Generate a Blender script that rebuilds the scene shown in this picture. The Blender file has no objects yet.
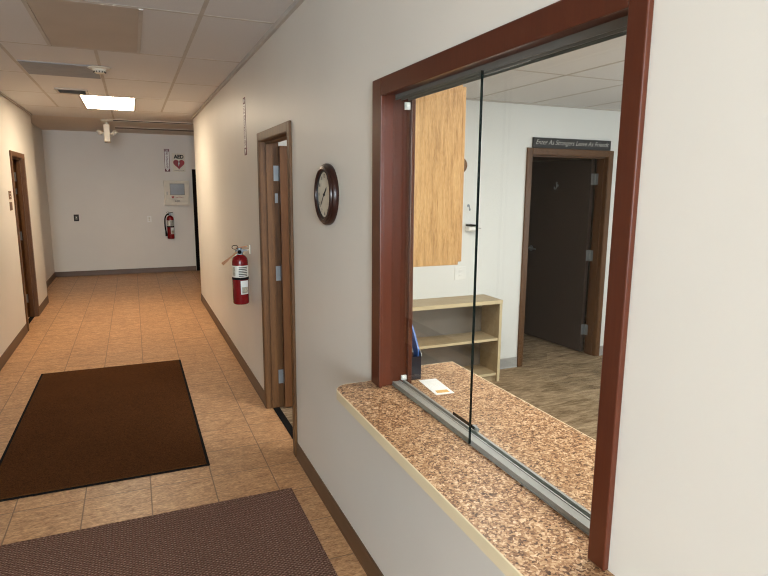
import bpy, bmesh, math, random
from mathutils import Vector, Matrix
random.seed(7)
SC = bpy.context.scene
COL = SC.collection
PI = math.pi

# ------------------------------------------------------------------ camera
def make_camera():
    f, yaw, pitch, roll = 579.5, 0.406459, 0.172410, 0.007276
    fw = Vector((math.sin(yaw)*math.cos(pitch), math.cos(yaw)*math.cos(pitch), -math.sin(pitch)))
    rt = Vector((math.cos(yaw), -math.sin(yaw), 0))
    up = rt.cross(fw)
    r2 = rt*math.cos(roll) + up*math.sin(roll)
    u2 = up*math.cos(roll) - rt*math.sin(roll)
    cd = bpy.data.cameras.new('camera')
    cd.sensor_width = 36; cd.sensor_fit = 'HORIZONTAL'
    cd.lens = f*36/768; cd.clip_start = 0.02
    ob = bpy.data.objects.new('camera', cd); COL.objects.link(ob)
    m = Matrix.Identity(4)
    for i in range(3):
        m[i][0] = r2[i]; m[i][1] = u2[i]; m[i][2] = -fw[i]
    m.translation = Vector((-0.873, 0, 1.7067))
    ob.matrix_world = m
    SC.camera = ob
make_camera()

# ------------------------------------------------------------------ world, lights, exposure
w = bpy.data.worlds.new('world'); SC.world = w; w.use_nodes = True
w.node_tree.nodes['Background'].inputs[0].default_value = (0.75, 0.85, 1, 1)
w.node_tree.nodes['Background'].inputs[1].default_value = 0.05
SC.cycles.filter_width = 1.1
SC.view_settings.view_transform = 'Standard'
SC.view_settings.look = 'None'
SC.view_settings.gamma = 1
SC.view_settings.use_curve_mapping = False
SC.view_settings.exposure = 0.9

def area(name, loc, direction, sx, sy, energy, color):
    l = bpy.data.lights.new(name, 'AREA'); l.shape = 'RECTANGLE'; l.size = sx; l.size_y = sy
    l.energy = energy; l.color = color
    o = bpy.data.objects.new(name, l); COL.objects.link(o)
    o.location = loc; o.rotation_euler = Vector(direction).to_track_quat('-Z', 'Y').to_euler()
    return o
# daylight through the entrance behind the camera, the office window, an office ceiling lamp and added office lights
area('entrance_daylight', (-1.4, -4.4, 2.05), (0.1, 1, 0.06), 1.3, 1.8, 270, (0.77, 0.90, 1.0))
area('office_window_daylight', (4.6, 1.2, 1.45), (-1, 0.22, 0.25), 2.6, 1.3, 74, (0.84, 0.93, 1.0))
area('office_unseen_light', (2.2, 1.2, 2.44), (0, 0, -1), 0.55, 1.15, 30, (1.0, 0.97, 0.92))
area('office_unseen_light', (0.95, 2.9, 2.44), (0, 0, -1), 0.55, 0.6, 15, (1.0, 0.95, 0.87))  # added light, no lamp there: brightens the hall floor through the open door
area('office_unseen_light', (1.0, 1.2, 2.44), (0, 0, -1), 0.55, 1.15, 15, (1.0, 0.97, 0.92))  # added out of view to brighten the oak cabinet end and the counter
area('hall_lamp_light', (-1.05, 0.62, 2.66), (0, 0, -1), 0.55, 1.15, 1.5, (1.0, 0.94, 0.86))
LAMP_STRENGTH = 16.5

# ------------------------------------------------------------------ materials
def lin(c):
    return tuple(((v/255)/12.92 if v/255 <= 0.04045 else ((v/255+0.055)/1.055)**2.4) for v in c)

class NT:
    def __init__(s, name):
        s.m = bpy.data.materials.new(name); s.m.use_nodes = True
        s.t = s.m.node_tree; s.n = s.t.nodes; s.b = s.n['Principled BSDF']
    def add(s, typ, **kw):
        n = s.n.new(typ)
        for k, v in kw.items():
            if k.startswith('i_'):
                key = k[2:]; key = int(key) if key.isdigit() else key.replace('_', ' ')
                n.inputs[key].default_value = v
            else: setattr(n, k, v)
        return n
    def link(s, a, b): s.t.links.new(a, b)
    def coords(s, scale=(1, 1, 1), loc=(0, 0, 0), rot=(0, 0, 0), kind='Object'):
        tc = s.add('ShaderNodeTexCoord'); mp = s.add('ShaderNodeMapping')
        mp.inputs['Scale'].default_value = scale; mp.inputs['Location'].default_value = loc; mp.inputs['Rotation'].default_value = rot
        s.link(tc.outputs[kind], mp.inputs[0]); return mp.outputs[0]
    def world(s, scale=(1, 1, 1), loc=(0, 0, 0)):
        g = s.add('ShaderNodeNewGeometry'); mp = s.add('ShaderNodeMapping')
        mp.inputs['Scale'].default_value = scale; mp.inputs['Location'].default_value = loc
        s.link(g.outputs['Position'], mp.inputs[0]); return mp.outputs[0]
    def noise(s, vec, scale, detail=3, rough=0.5, out=0):
        n = s.add('ShaderNodeTexNoise'); n.inputs['Scale'].default_value = scale
        n.inputs['Detail'].default_value = detail; n.inputs['Roughness'].default_value = rough
        s.link(vec, n.inputs['Vector']); return n.outputs[out]
    def ramp(s, fac, stops, interp='LINEAR'):
        r = s.add('ShaderNodeValToRGB'); e = r.color_ramp.elements; r.color_ramp.interpolation = interp
        while len(e) < len(stops): e.new(0.5)
        for el, (p, c) in zip(e, stops): el.position = p; el.color = (*lin(c), 1)
        s.link(fac, r.inputs[0]); return r.outputs[0]
    def mix(s, fac, a, b, mode='MIX'):
        m = s.add('ShaderNodeMix', data_type='RGBA', blend_type=mode)
        for k, v in ((0, fac), (6, a), (7, b)):
            if hasattr(v, 'node'): s.link(v, m.inputs[k])
            else: m.inputs[k].default_value = v if k == 0 else (*lin(v), 1)
        return m.outputs[2]
    def math(s, op, a, b=0.0):
        m = s.add('ShaderNodeMath', operation=op)
        for k, v in ((0, a), (1, b)):
            if hasattr(v, 'node'): s.link(v, m.inputs[k])
            else: m.inputs[k].default_value = v
        return m.outputs[0]
    def bump(s, h, strength=0.2, dist=0.002):
        b = s.add('ShaderNodeBump'); b.inputs['Strength'].default_value = strength; b.inputs['Distance'].default_value = dist
        s.link(h, b.inputs['Height']); s.link(b.outputs[0], s.b.inputs['Normal'])
    def color(s, c):
        if hasattr(c, 'node'): s.link(c, s.b.inputs['Base Color'])
        else: s.b.inputs['Base Color'].default_value = (*lin(c), 1)
    def set(s, rough=0.5, metal=0.0, spec=0.5):
        s.b.inputs['Roughness'].default_value = rough; s.b.inputs['Metallic'].default_value = metal
        s.b.inputs['Specular IOR Level'].default_value = spec

def plain(name, c, rough=0.5, metal=0.0, spec=0.5, var=0.03, scale=9):
    t = NT(name); v = t.coords()
    n = t.noise(v, scale, 2)
    d = tuple(max(0, x*(1-var)) for x in c); e = tuple(min(255, x*(1+var)) for x in c)
    t.color(t.ramp(n, [(0.3, d), (0.7, e)])); t.set(rough, metal, spec); return t.m

def wood(name, dark, mid, light, axis='z', scale=1.0, rough=0.45, relief=True):
    t = NT(name)
    sc = {'z': (14, 14, 1.1), 'y': (14, 1.1, 14), 'x': (1.1, 14, 14)}[axis]
    v = t.coords(tuple(k*scale for k in sc))
    n1 = t.noise(v, 3.0, 4, 0.6)
    v2 = t.coords(tuple(k*scale*5 for k in sc))
    n2 = t.noise(v2, 4.0, 2, 0.5)
    c = t.ramp(n1, [(0.3, dark), (0.5, mid), (0.7, light)])
    c2 = t.ramp(n2, [(0.35, dark), (0.6, light)])
    t.color(t.mix(0.35, c, c2)); t.set(rough, 0, 0.3)
    if relief: t.bump(n2, 0.12, 0.001)
    return t.m

def paint(name, c, rough=0.55):
    t = NT(name); v = t.world()
    big = t.noise(v, 1.3, 3)
    fine = t.noise(v, 220, 2)
    t.color(t.ramp(big, [(0.3, tuple(x*0.975 for x in c)), (0.7, c)]))
    t.set(rough, 0, 0.35); t.bump(fine, 0.10, 0.0015); return t.m

M = {}
M['wall'] = paint('wall_paint', (221, 216, 207), 0.45)
M['office_wall'] = paint('office_wall_paint', (228, 228, 224))
M['ceil_plain'] = paint('ceiling_paint', (216, 208, 198), 0.8)
def ceiling_tile():
    t = NT('ceiling_tile'); v = t.world()
    n = t.noise(v, 160, 3, 0.7); big = t.noise(v, 0.9, 2)
    t.color(t.mix(0.5, t.ramp(n, [(0.3, (206, 205, 204)), (0.7, (224, 223, 222))]), t.ramp(big, [(0.3, (208, 206, 204)), (0.7, (218, 217, 216))])))
    t.set(0.9, 0, 0.1); t.bump(n, 0.25, 0.002); return t.m
M['ceil'] = ceiling_tile()
M['tee'] = plain('ceiling_tee', (190, 184, 176), 0.85, 0, 0.1)
def floor_tile():
    t = NT('floor_tile'); P = 0.338
    v = t.world()
    sep = t.add('ShaderNodeSeparateXYZ'); t.link(v, sep.inputs[0])
    fx = t.math('DIVIDE', t.math('ADD', sep.outputs[0], 0.877+P*40), P)
    fy = t.math('DIVIDE', t.math('ADD', sep.outputs[1], -3.35+P*40), P)
    def edge(f):
        fr = t.math('FRACT', f)
        return t.math('MINIMUM', fr, t.math('SUBTRACT', 1.0, fr))
    e = t.math('MINIMUM', edge(fx), edge(fy))
    mr = t.add('ShaderNodeMapRange'); mr.inputs['From Min'].default_value = 0.005; mr.inputs['From Max'].default_value = 0.014
    t.link(e, mr.inputs[0]); mask = mr.outputs[0]
    cb = t.add('ShaderNodeCombineXYZ'); t.link(t.math('FLOOR', fx), cb.inputs[0]); t.link(t.math('FLOOR', fy), cb.inputs[1])
    wn = t.add('ShaderNodeTexWhiteNoise'); t.link(cb.outputs[0], wn.inputs[0])
    off = t.add('ShaderNodeVectorMath', operation='MULTIPLY_ADD'); t.link(wn.outputs[1], off.inputs[0]); off.inputs[1].default_value = (7, 7, 7); t.link(v, off.inputs[2])
    mp = t.add('ShaderNodeMapping'); mp.inputs['Scale'].default_value = (8, 24, 1); t.link(off.outputs[0], mp.inputs[0])
    n1 = t.noise(mp.outputs[0], 1.5, 5, 0.7)
    n2 = t.noise(off.outputs[0], 9, 5, 0.75)
    mp3 = t.add('ShaderNodeMapping'); mp3.inputs['Scale'].default_value = (34, 80, 1); t.link(off.outputs[0], mp3.inputs[0])
    n3 = t.noise(mp3.outputs[0], 1.6, 3, 0.6)
    c = t.ramp(n1, [(0.30, (88, 54, 28)), (0.42, (158, 114, 74)), (0.56, (192, 148, 104)), (0.70, (228, 192, 150))])
    c = t.mix(0.25, c, t.ramp(n2, [(0.3, (128, 84, 48)), (0.7, (214, 172, 126))]))
    c = t.mix(0.35, c, t.ramp(n3, [(0.35, (100, 62, 34)), (0.65, (236, 198, 152))]))
    hv = t.add('ShaderNodeHueSaturation'); t.link(t.math('ADD', t.math('MULTIPLY', wn.outputs[0], 0.10), 0.98), hv.inputs['Value']); t.link(c, hv.inputs['Color']); hv.inputs['Saturation'].default_value = 1.04; hv.inputs['Hue'].default_value = 0.495
    t.color(t.mix(mask, (126, 95, 66), hv.outputs[0]))
    t.set(0.42, 0, 0.4); t.bump(t.math('ADD', t.math('MULTIPLY', n1, 0.6), mask), 0.45, 0.003); return t.m
M['tile'] = floor_tile()
def carpet():
    t = NT('office_carpet')
    v = t.world((4, 17, 1)); v2 = t.world((4.0, 4.0, 1)); v3 = t.world((9, 40, 30))
    n = t.noise(v, 1.6, 4, 0.7)
    vo = t.add('ShaderNodeTexVoronoi'); vo.inputs['Scale'].default_value = 1.0
    mp = t.world((3.4, 11, 1)); t.link(mp, vo.inputs['Vector'])
    n3 = t.noise(v3, 5, 3, 0.7)
    c = t.ramp(n, [(0.34, (58, 44, 28)), (0.5, (138, 117, 90)), (0.66, (196, 174, 142))])
    sp = t.add('ShaderNodeSeparateColor'); t.link(vo.outputs['Color'], sp.inputs[0])
    c = t.mix(0.42, c, t.ramp(sp.outputs[0], [(0.1, (92, 70, 50)), (0.9, (180, 154, 126))]))
    c = t.mix(0.3, c, t.ramp(n3, [(0.3, (84, 66, 48)), (0.7, (170, 150, 122))]))
    t.color(c); t.set(0.95, 0, 0.05); t.bump(n3, 0.6, 0.004); return t.m
M['carpet'] = carpet()
def laminate():
    t = NT('speckled_laminate'); v = t.world()
    nz = t.noise(v, 60, 2, 0.5, out=1)
    dv = t.add('ShaderNodeVectorMath', operation='MULTIPLY_ADD'); t.link(nz, dv.inputs[0]); dv.inputs[1].default_value = (0.012, 0.012, 0.012); t.link(v, dv.inputs[2])
    vo = t.add('ShaderNodeTexVoronoi'); vo.inputs['Scale'].default_value = 190; t.link(dv.outputs[0], vo.inputs['Vector'])
    sp = t.add('ShaderNodeSeparateColor'); t.link(vo.outputs['Color'], sp.inputs[0])
    n = t.noise(dv.outputs[0], 55, 4, 0.65)
    f = t.math('ADD', t.math('MULTIPLY', sp.outputs[0], 0.55), t.math('MULTIPLY', t.math('SUBTRACT', n, 0.27), 0.95))
    c = t.ramp(f, [(0.10, (56, 36, 24)), (0.27, (104, 70, 46)), (0.45, (152, 110, 76)), (0.64, (186, 148, 110)), (0.85, (222, 192, 158))])
    t.color(c); t.set(0.36, 0, 0.22); return t.m
M['laminate'] = laminate()
M['cream'] = plain('cream_edge', (222, 206, 172), 0.4, var=0.01)
M['frame_red'] = wood('red_brown_painted_wood', (76, 36, 21), (80, 38, 22), (84, 41, 24), 'z', 0.6, 0.3, False)
M['door_wood'] = wood('brown_stained_wood', (70, 44, 22), (92, 60, 31), (106, 72, 39), 'z')
M['door_leaf'] = wood('brown_door_veneer', (80, 50, 27), (94, 60, 33), (106, 70, 40), 'z', 0.7)
M['dark_leaf'] = plain('dark_brown_door_veneer', (64, 53, 48), 0.45, 0, 0.4, 0.05, 3)
M['black_leaf'] = plain('near_black_door_veneer', (18, 13, 10), 0.8, 0, 0.1, 0.05, 3)
M['base_brown'] = plain('brown_vinyl_base', (92, 66, 44), 0.45)
M['base_grey'] = plain('grey_vinyl_base', (158, 156, 152), 0.5)
M['oak'] = wood('light_oak_veneer', (142, 98, 52), (196, 150, 96), (214, 172, 118), 'z', 2.2)
M['maple'] = wood('tan_laminate', (160, 140, 108), (172, 152, 120), (182, 164, 132), 'x', 0.8)
M['maple_edge'] = plain('pale_tan_edge', (206, 188, 150), 0.45)
M['back_shade'] = plain('shaded_back_board', (124, 116, 106), 0.6)  # tan laminate darkened: shade inside the bookshelf put into the colour
M['steel'] = plain('brushed_steel', (146, 152, 156), 0.4, 0.5)
M['alu'] = plain('aluminium_track', (146, 146, 141), 0.5, 0.15)
M['alu_dark'] = plain('dark_grey_track', (128, 128, 124), 0.5, 0.2)
M['black'] = plain('black_rubber', (20, 19, 18), 0.9, 0, 0.1)
M['white'] = plain('white_plastic', (232, 231, 226), 0.4)
M['offwhite'] = plain('ivory_plastic', (214, 206, 188), 0.45)
M['red'] = plain('red_enamel', (116, 6, 12), 0.25, 0, 0.5)
M['red_ink'] = plain('red_ink', (146, 12, 20), 0.5)
M['black_ink'] = plain('black_ink', (24, 20, 20), 0.6)
M['maroon'] = plain('maroon_ink', (92, 32, 44), 0.5)
M['grey_ink'] = plain('grey_ink', (120, 116, 108), 0.6)
M['dark_ink'] = plain('dark_print', (70, 62, 56), 0.6)
M['chalk'] = plain('chalk_white', (176, 174, 168), 0.8)
M['board'] = plain('chalkboard_black', (40, 40, 42), 0.7)
M['brass'] = plain('brass', (170, 140, 80), 0.35, 0.8)
M['paper'] = plain('paper', (236, 236, 234), 0.7, var=0.02)
M['orange'] = plain('orange_paper', (214, 170, 96), 0.7)
M['blue'] = plain('blue_plastic', (70, 110, 175), 0.4)
M['darkblue'] = plain('black_blue_plastic', (22, 24, 34), 0.35)
M['walnut'] = wood('dark_walnut', (34, 17, 12), (44, 22, 16), (54, 28, 20), 'z', 1.0, 0.3)
M['clockface'] = plain('clock_dial', (206, 198, 180), 0.5)
M['grey_screen'] = plain('cabinet_window', (128, 130, 130), 0.3)
M['blue_tile'] = plain('blue_grey_panel', (146, 149, 155), 0.8)
M['vent'] = plain('grey_vent_metal', (150, 144, 136), 0.5)
M['vent_dark'] = plain('vent_recess', (92, 84, 76), 0.8)
M['lens_off'] = plain('unlit_diffuser', (184, 174, 162), 0.6, scale=3, var=0.02)
M['silver'] = plain('silver_lamp_trim', (190, 185, 178), 0.6, 0.2)
M['tan'] = plain('tan_plastic', (168, 120, 84), 0.5)
M['label'] = plain('printed_label', (222, 220, 208), 0.5, var=0.05, scale=20)
M['label2'] = plain('printed_tag', (170, 160, 140), 0.6, var=0.15, scale=70)
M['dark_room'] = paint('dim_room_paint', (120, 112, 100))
def mat_carpet():
    t = NT('brown_mat_pile'); v = t.world()
    n = t.noise(v, 130, 3, 0.75); b = t.noise(v, 3, 3)
    c = t.ramp(n, [(0.3, (34, 17, 5)), (0.7, (118, 74, 40))])
    t.color(t.mix(0.4, c, t.ramp(b, [(0.3, (66, 40, 20)), (0.7, (78, 48, 26))])))
    t.set(1.0, 0, 0.05); t.bump(n, 0.8, 0.006); return t.m
M['mat_pile'] = mat_carpet()
def mat_ribbed():
    t = NT('ribbed_mat'); v = t.world()
    sep = t.add('ShaderNodeSeparateXYZ'); t.link(v, sep.inputs[0])
    sx = t.math('SINE', t.math('MULTIPLY', sep.outputs[0], 2*PI/0.026))
    sy = t.math('SINE', t.math('MULTIPLY', sep.outputs[1], 2*PI/0.018))
    h = t.math('MULTIPLY', sx, sy); n = t.noise(v, 110, 3, 0.7)
    c = t.ramp(t.math('ADD', t.math('MULTIPLY', h, 0.22), n), [(0.2, (62, 42, 34)), (0.55, (118, 86, 72)), (0.9, (196, 164, 146))])
    t.color(c); t.set(0.95, 0, 0.08); t.bump(t.math('ADD', h, n), 0.7, 0.004); return t.m
M['mat_rib'] = mat_ribbed()
def glow(name, c, strength):
    t = NT(name); t.color((240, 236, 228)); t.set(0.5)
    t.b.inputs['Emission Color'].default_value = (*c, 1); t.b.inputs['Emission Strength'].default_value = strength
    return t.m
M['lens_on'] = glow('lit_diffuser', (1.0, 0.82, 0.60), LAMP_STRENGTH)
def glass():
    m = bpy.data.materials.new('clear_glass'); m.use_nodes = True; t = m.node_tree; n = t.nodes
    n.remove(n['Principled BSDF']); out = n['Material Output']
    tr = n.new('ShaderNodeBsdfTransparent'); tr.inputs[0].default_value = (0.95, 0.97, 0.96, 1)
    gl = n.new('ShaderNodeBsdfGlossy'); gl.inputs['Roughness'].default_value = 0.01
    lw = n.new('ShaderNodeLayerWeight'); lw.inputs[0].default_value = 0.5
    pw = n.new('ShaderNodeMath'); pw.operation = 'POWER'; pw.inputs[1].default_value = 4.0; t.links.new(lw.outputs['Facing'], pw.inputs[0])
    fr = n.new('ShaderNodeMath'); fr.operation = 'MULTIPLY_ADD'; fr.inputs[1].default_value = 0.5; fr.inputs[2].default_value = 0.025; t.links.new(pw.outputs[0], fr.inputs[0])
    mx = n.new('ShaderNodeMixShader')
    t.links.new(fr.outputs[0], mx.inputs[0]); t.links.new(tr.outputs[0], mx.inputs[1]); t.links.new(gl.outputs[0], mx.inputs[2])
    t.links.new(mx.outputs[0], out.inputs[0]); return m
M['glass'] = glass()
M['glass_edge'] = plain('glass_edge', (10, 20, 18), 0.2)

# ------------------------------------------------------------------ mesh helpers
def box(bm, x0, x1, y0, y1, z0, z1, mi=0):
    v = [bm.verts.new((x, y, z)) for z in (z0, z1) for y in (y0, y1) for x in (x0, x1)]
    for f in ((0, 2, 3, 1), (4, 5, 7, 6), (0, 1, 5, 4), (2, 6, 7, 3), (0, 4, 6, 2), (1, 3, 7, 5)):
        fc = bm.faces.new([v[i] for i in f]); fc.material_index = mi
    return v
def frame_of(d):
    d = Vector(d).normalized()
    a = Vector((0, 0, 1)) if abs(d.z) < 0.9 else Vector((1, 0, 0))
    x = d.cross(a).normalized(); return x, d.cross(x).normalized(), d
def lathe(bm, origin, axis, prof, seg=32, a0=0.0, a1=2*PI):
    """prof: (radius, height along axis)"""
    X, Y, Z = frame_of(axis); o = Vector(origin); full = abs(a1-a0-2*PI) < 1e-6
    n = seg if full else seg+1; rings = []
    for r, h in prof:
        if r < 1e-6 and full: rings.append([bm.verts.new(o+Z*h)])
        else: rings.append([bm.verts.new(o+Z*h+(X*math.cos(a0+(a1-a0)*i/seg)+Y*math.sin(a0+(a1-a0)*i/seg))*r) for i in range(n)])
    for A, B in zip(rings, rings[1:]):
        for i in range(seg):
            j = (i+1) % n
            if len(A) == 1 and len(B) == 1: continue
            if len(A) == 1: f = (A[0], B[i], B[j])
            elif len(B) == 1: f = (A[i], B[0], A[j])
            else: f = (A[i], B[i], B[j], A[j])
            bm.faces.new(f)
    return rings
def cyl(bm, p0, p1, r, seg=20, r1=None):
    d = Vector(p1)-Vector(p0); L = d.length; r1 = r if r1 is None else r1
    lathe(bm, p0, d, [(0, 0), (r, 0), (r1, L), (0, L)], seg)
def tube(bm, pts, r, seg=10):
    pts = [Vector(p) for p in pts]; rings = []
    for i, p in enumerate(pts):
        d = pts[min(i+1, len(pts)-1)]-pts[max(i-1, 0)]
        X, Y, _ = frame_of(d)
        if rings:
            X = (pX - d.normalized()*pX.dot(d.normalized())).normalized(); Y = d.normalized().cross(X)
        pX = X
        rings.append([bm.verts.new(p+(X*math.cos(2*PI*k/seg)+Y*math.sin(2*PI*k/seg))*r) for k in range(seg)])
    for A, B in zip(rings, rings[1:]):
        for k in range(seg): bm.faces.new((A[k], A[(k+1) % seg], B[(k+1) % seg], B[k]))
    bm.faces.new(rings[0]); bm.faces.new(rings[-1])
def prism(bm, poly, axis, a, b):
    """poly in the two remaining axes (in xyz order), extruded a..b along axis"""
    def P(u, v, t): return {'x': (t, u, v), 'y': (u, t, v), 'z': (u, v, t)}[axis]
    A = [bm.verts.new(P(u, v, a)) for u, v in poly]; B = [bm.verts.new(P(u, v, b)) for u, v in poly]
    n = len(poly); bm.faces.new(A); bm.faces.new(B[::-1])
    for i in range(n): bm.faces.new((A[i], B[i], B[(i+1) % n], A[(i+1) % n]))
def spline(pts, k=8):
    pts = [Vector(p) for p in pts]; q = [pts[0]]+pts+[pts[-1]]; out = []
    for i in range(1, len(q)-2):
        for s in range(k):
            t = s/k; a, b, c, d = q[i-1:i+3]
            out.append(0.5*((2*b)+(c-a)*t+(2*a-5*b+4*c-d)*t*t+(3*b-a-3*c+d)*t**3))
    return out+[pts[-1]]

BASE = {}
def obj(name, bm, mat, parent=None, bevel=0, smooth=False, origin=None, segs=2):
    bmesh.ops.recalc_face_normals(bm, faces=bm.faces)
    base = BASE[parent.name] if parent else Vector(origin or (0, 0, 0))
    for v in bm.verts: v.co -= base
    me = bpy.data.meshes.new(name); bm.to_mesh(me); bm.free()
    for m in (mat if isinstance(mat, (list, tuple)) else [mat]): me.materials.append(M[m])
    if smooth:
        for p in me.polygons: p.use_smooth = True
        try: me.set_sharp_from_angle(angle=math.radians(38))
        except Exception: pass
    o = bpy.data.objects.new(name, me); COL.objects.link(o)
    if parent: o.parent = parent
    else: o.location = base
    BASE[o.name] = base
    if bevel:
        b = o.modifiers.new('bevel', 'BEVEL'); b.width = bevel; b.segments = segs; b.limit_method = 'ANGLE'; b.harden_normals = False
    return o
def boxes(name, mat, parent, *bs, bevel=0, origin=None):
    bm = bmesh.new()
    for b in bs: box(bm, *b)
    return obj(name, bm, mat, parent, bevel, origin=origin)
def thing(name, loc, label, cat, group=None, kind=None):
    o = bpy.data.objects.new(name, None); COL.objects.link(o); o.location = loc; o.empty_display_size = 0.1
    BASE[o.name] = Vector(loc)
    if kind: o['kind'] = kind
    if label: o['label'] = label
    if cat: o['category'] = cat
    if group: o['group'] = group
    return o
def tag(o, label, cat, group=None):
    o['label'] = label; o['category'] = cat
    if group: o['group'] = group
    return o
def struct(o, label=None):
    o['kind'] = 'structure'
    if label: o['label'] = label
    return o
def text(name, s, mat, parent, origin, right, up, height, extrude=0.0006, shear=0.0, width=None, align='CENTER', offset=0.0):
    """lettering: origin = middle of the line, right/up = directions on the surface"""
    cu = bpy.data.curves.new('lettering_source', 'FONT'); cu.body = s; cu.size = 1; cu.extrude = 0.0; cu.shear = shear
    cu.align_x = align; cu.align_y = 'CENTER'; cu.offset = offset
    t = bpy.data.objects.new('lettering_source', cu); COL.objects.link(t)
    bpy.context.view_layer.update()
    me0 = t.evaluated_get(bpy.context.evaluated_depsgraph_get()).to_mesh()
    bm = bmesh.new(); bm.from_mesh(me0); bpy.data.objects.remove(t); bpy.data.curves.remove(cu)
    xs = [v.co.x for v in bm.verts]; ys = [v.co.y for v in bm.verts]
    sy = height/(max(ys)-min(ys)); sx = sy if width is None else width/(max(xs)-min(xs))
    cx, cy = (max(xs)+min(xs))/2, (max(ys)+min(ys))/2
    R, U = Vector(right).normalized(), Vector(up).normalized(); N = R.cross(U); O = Vector(origin)
    for v in bm.verts: v.co = O + R*((v.co.x-cx)*sx) + U*((v.co.y-cy)*sy) + N*0.0004
    r = bmesh.ops.extrude_face_region(bm, geom=bm.faces[:])
    for v in [g for g in r['geom'] if isinstance(g, bmesh.types.BMVert)]: v.co += N*extrude
    return obj(name, bm, mat, parent)

# ------------------------------------------------------------------ the setting
HX, H = -2.11, 2.676          # left wall face, hall ceiling
FW = 12.25                    # far wall face
WT = 0.107                     # right wall thickness
OH, OY = 2.457, 4.46          # office ceiling, office back wall
YB = -8.0
struct(boxes('floor', 'tile', None, (-2.6, 0.055, YB, FW+0.1, -0.1, 0), (0.055, 1.9, 4.6, FW+0.1, -0.1, 0)))
struct(boxes('floor_office', 'carpet', None, (0.055, 5.0, YB, 8.0, -0.11, -0.001)))
struct(boxes('ceiling', 'ceil', None, (-2.6, 0.13, YB, 9.78, H, H+0.1), (0.13, 1.9, 8.9, 9.78, H, H+0.1)))
struct(boxes('ceiling_far', 'ceil_plain', None, (-2.6, 1.9, 9.78, FW+0.1, H-0.001, H+0.1)))
struct(boxes('ceiling_office', 'ceil', None, (WT, 5.0, YB, OY+0.13, OH, OH+0.1)))
# right wall with the office door opening and the service opening
DY0, DY1, DZ = 3.435, 4.315, 2.052
SY0, SY1, SZ0, SZ1 = 0.842, 2.078, 0.878, 2.071
struct(boxes('wall_right', 'wall', None,
    (0, WT, YB, SY0, 0, H), (0, WT, SY0, SY1, 0, SZ0), (0, WT, SY0, SY1, SZ1, H),
    (0, WT, SY1, DY0, 0, H), (0, WT, DY0, DY1, DZ, H), (0, WT, DY1, 9.03, 0, H), (WT, 1.9, 8.9, 9.03, 0, H)))
LY0, LY1 = 7.795, 8.645
struct(boxes('wall_left', 'wall', None,
    (HX-WT, HX, YB, LY0, 0, H), (HX-WT, HX, LY0, LY1, DZ, H), (HX-WT, HX, LY1, 9.66, 0, H), (-2.29-0.12, -2.29, 9.66, FW, 0, H),
    (-2.41, HX-WT, 9.60, 9.66, 0, H)))
struct(boxes('wall_far', 'wall', None, (-2.6, 0.24, FW, FW+0.12, 0, H), (0.24, 1.14, FW, FW+0.12, 2.03, H), (1.14, 1.9, FW, FW+0.12, 0, H)))
struct(boxes('wall_corridor', 'wall', None, (1.9, 2.0, 8.9, FW+0.12, 0, H)))
struct(boxes('wall_entrance', 'wall', None, (-2.4, -2.1, YB-0.1, YB, 0, H), (-0.8, 5.0, YB-0.1, YB, 0, H), (-2.1, -0.8, YB-0.1, YB, 2.45, H)))
# office shell
OX0, OX1 = 2.48, 3.425
struct(boxes('wall_office', 'office_wall', None, (WT, OX0, OY, OY+0.12, 0, OH), (OX0, OX1, OY, OY+0.12, 2.035, OH), (OX1, 5.0, OY, OY+0.12, 0, OH)))
struct(boxes('wall_office_inner', 'office_wall', None,
    (WT, WT+0.004, YB, SY0, 0, OH), (WT, WT+0.004, SY0, SY1, 0, SZ0), (WT, WT+0.004, SY0, SY1, SZ1, OH),
    (WT, WT+0.004, SY1, DY0, 0, OH), (WT, WT+0.004, DY0, DY1, DZ, OH), (WT, WT+0.004, DY1, OY, 0, OH)))
struct(boxes('wall_office_east', 'office_wall', None, (4.72, 4.8, YB, OY, 0, OH)))
# dim room beyond the office door and the one beyond the left hall door
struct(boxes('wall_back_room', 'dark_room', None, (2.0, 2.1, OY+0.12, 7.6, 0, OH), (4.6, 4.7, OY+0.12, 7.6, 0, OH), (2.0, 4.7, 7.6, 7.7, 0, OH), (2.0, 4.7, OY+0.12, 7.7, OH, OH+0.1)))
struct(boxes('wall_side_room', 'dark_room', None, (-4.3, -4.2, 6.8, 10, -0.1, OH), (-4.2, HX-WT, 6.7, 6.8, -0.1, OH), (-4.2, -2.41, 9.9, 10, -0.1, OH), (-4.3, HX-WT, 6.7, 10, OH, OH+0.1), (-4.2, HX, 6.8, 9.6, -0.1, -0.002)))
# ceiling grid of the hall and the office
def grid():
    tees = []
    X = [-0.445, -1.055, -1.665]; Y = [3.69+1.228*k for k in range(-9, 5)]
    w = 0.012; z0, z1 = H-0.001, H+0.001
    for y in Y: tees.append((HX, 0, y-w, y+w, z0, z1))
    for x in (X[0], X[2]): tees.append((x-w, x+w, YB, Y[-1], z0-0.0004, z1))
    for a, b in ((YB, 3.69), (4.92, 7.36), (8.61, 9.8)): tees.append((X[1]-w, X[1]+w, a, b, z0-0.0006, z1))
    tees += [(-0.022, 0, YB, 9.03, H-0.03, z1), (HX, HX+0.022, YB, 9.66, H-0.02, z1)]
    struct(boxes('trim_1', 'tee', None, *tees), 'suspended ceiling grid of the hall')
    te = []
    z0, z1 = OH-0.0015, OH+0.001; w = 0.010
    for x in (0.64, 1.25, 1.86, 2.47, 3.08, 3.69, 4.30): te.append((x-w, x+w, YB, OY, z0, z1))
    for k in range(-9, 1): te.append((WT, 4.72, 3.27+1.22*k-w, 3.27+1.22*k+w, z0, z1))
    te += [(WT+0.004, 4.72, OY-0.02, OY, OH-0.012, z1)]
    struct(boxes('trim_2', 'tee', None, *te), 'suspended ceiling grid of the office')
grid()
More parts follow.
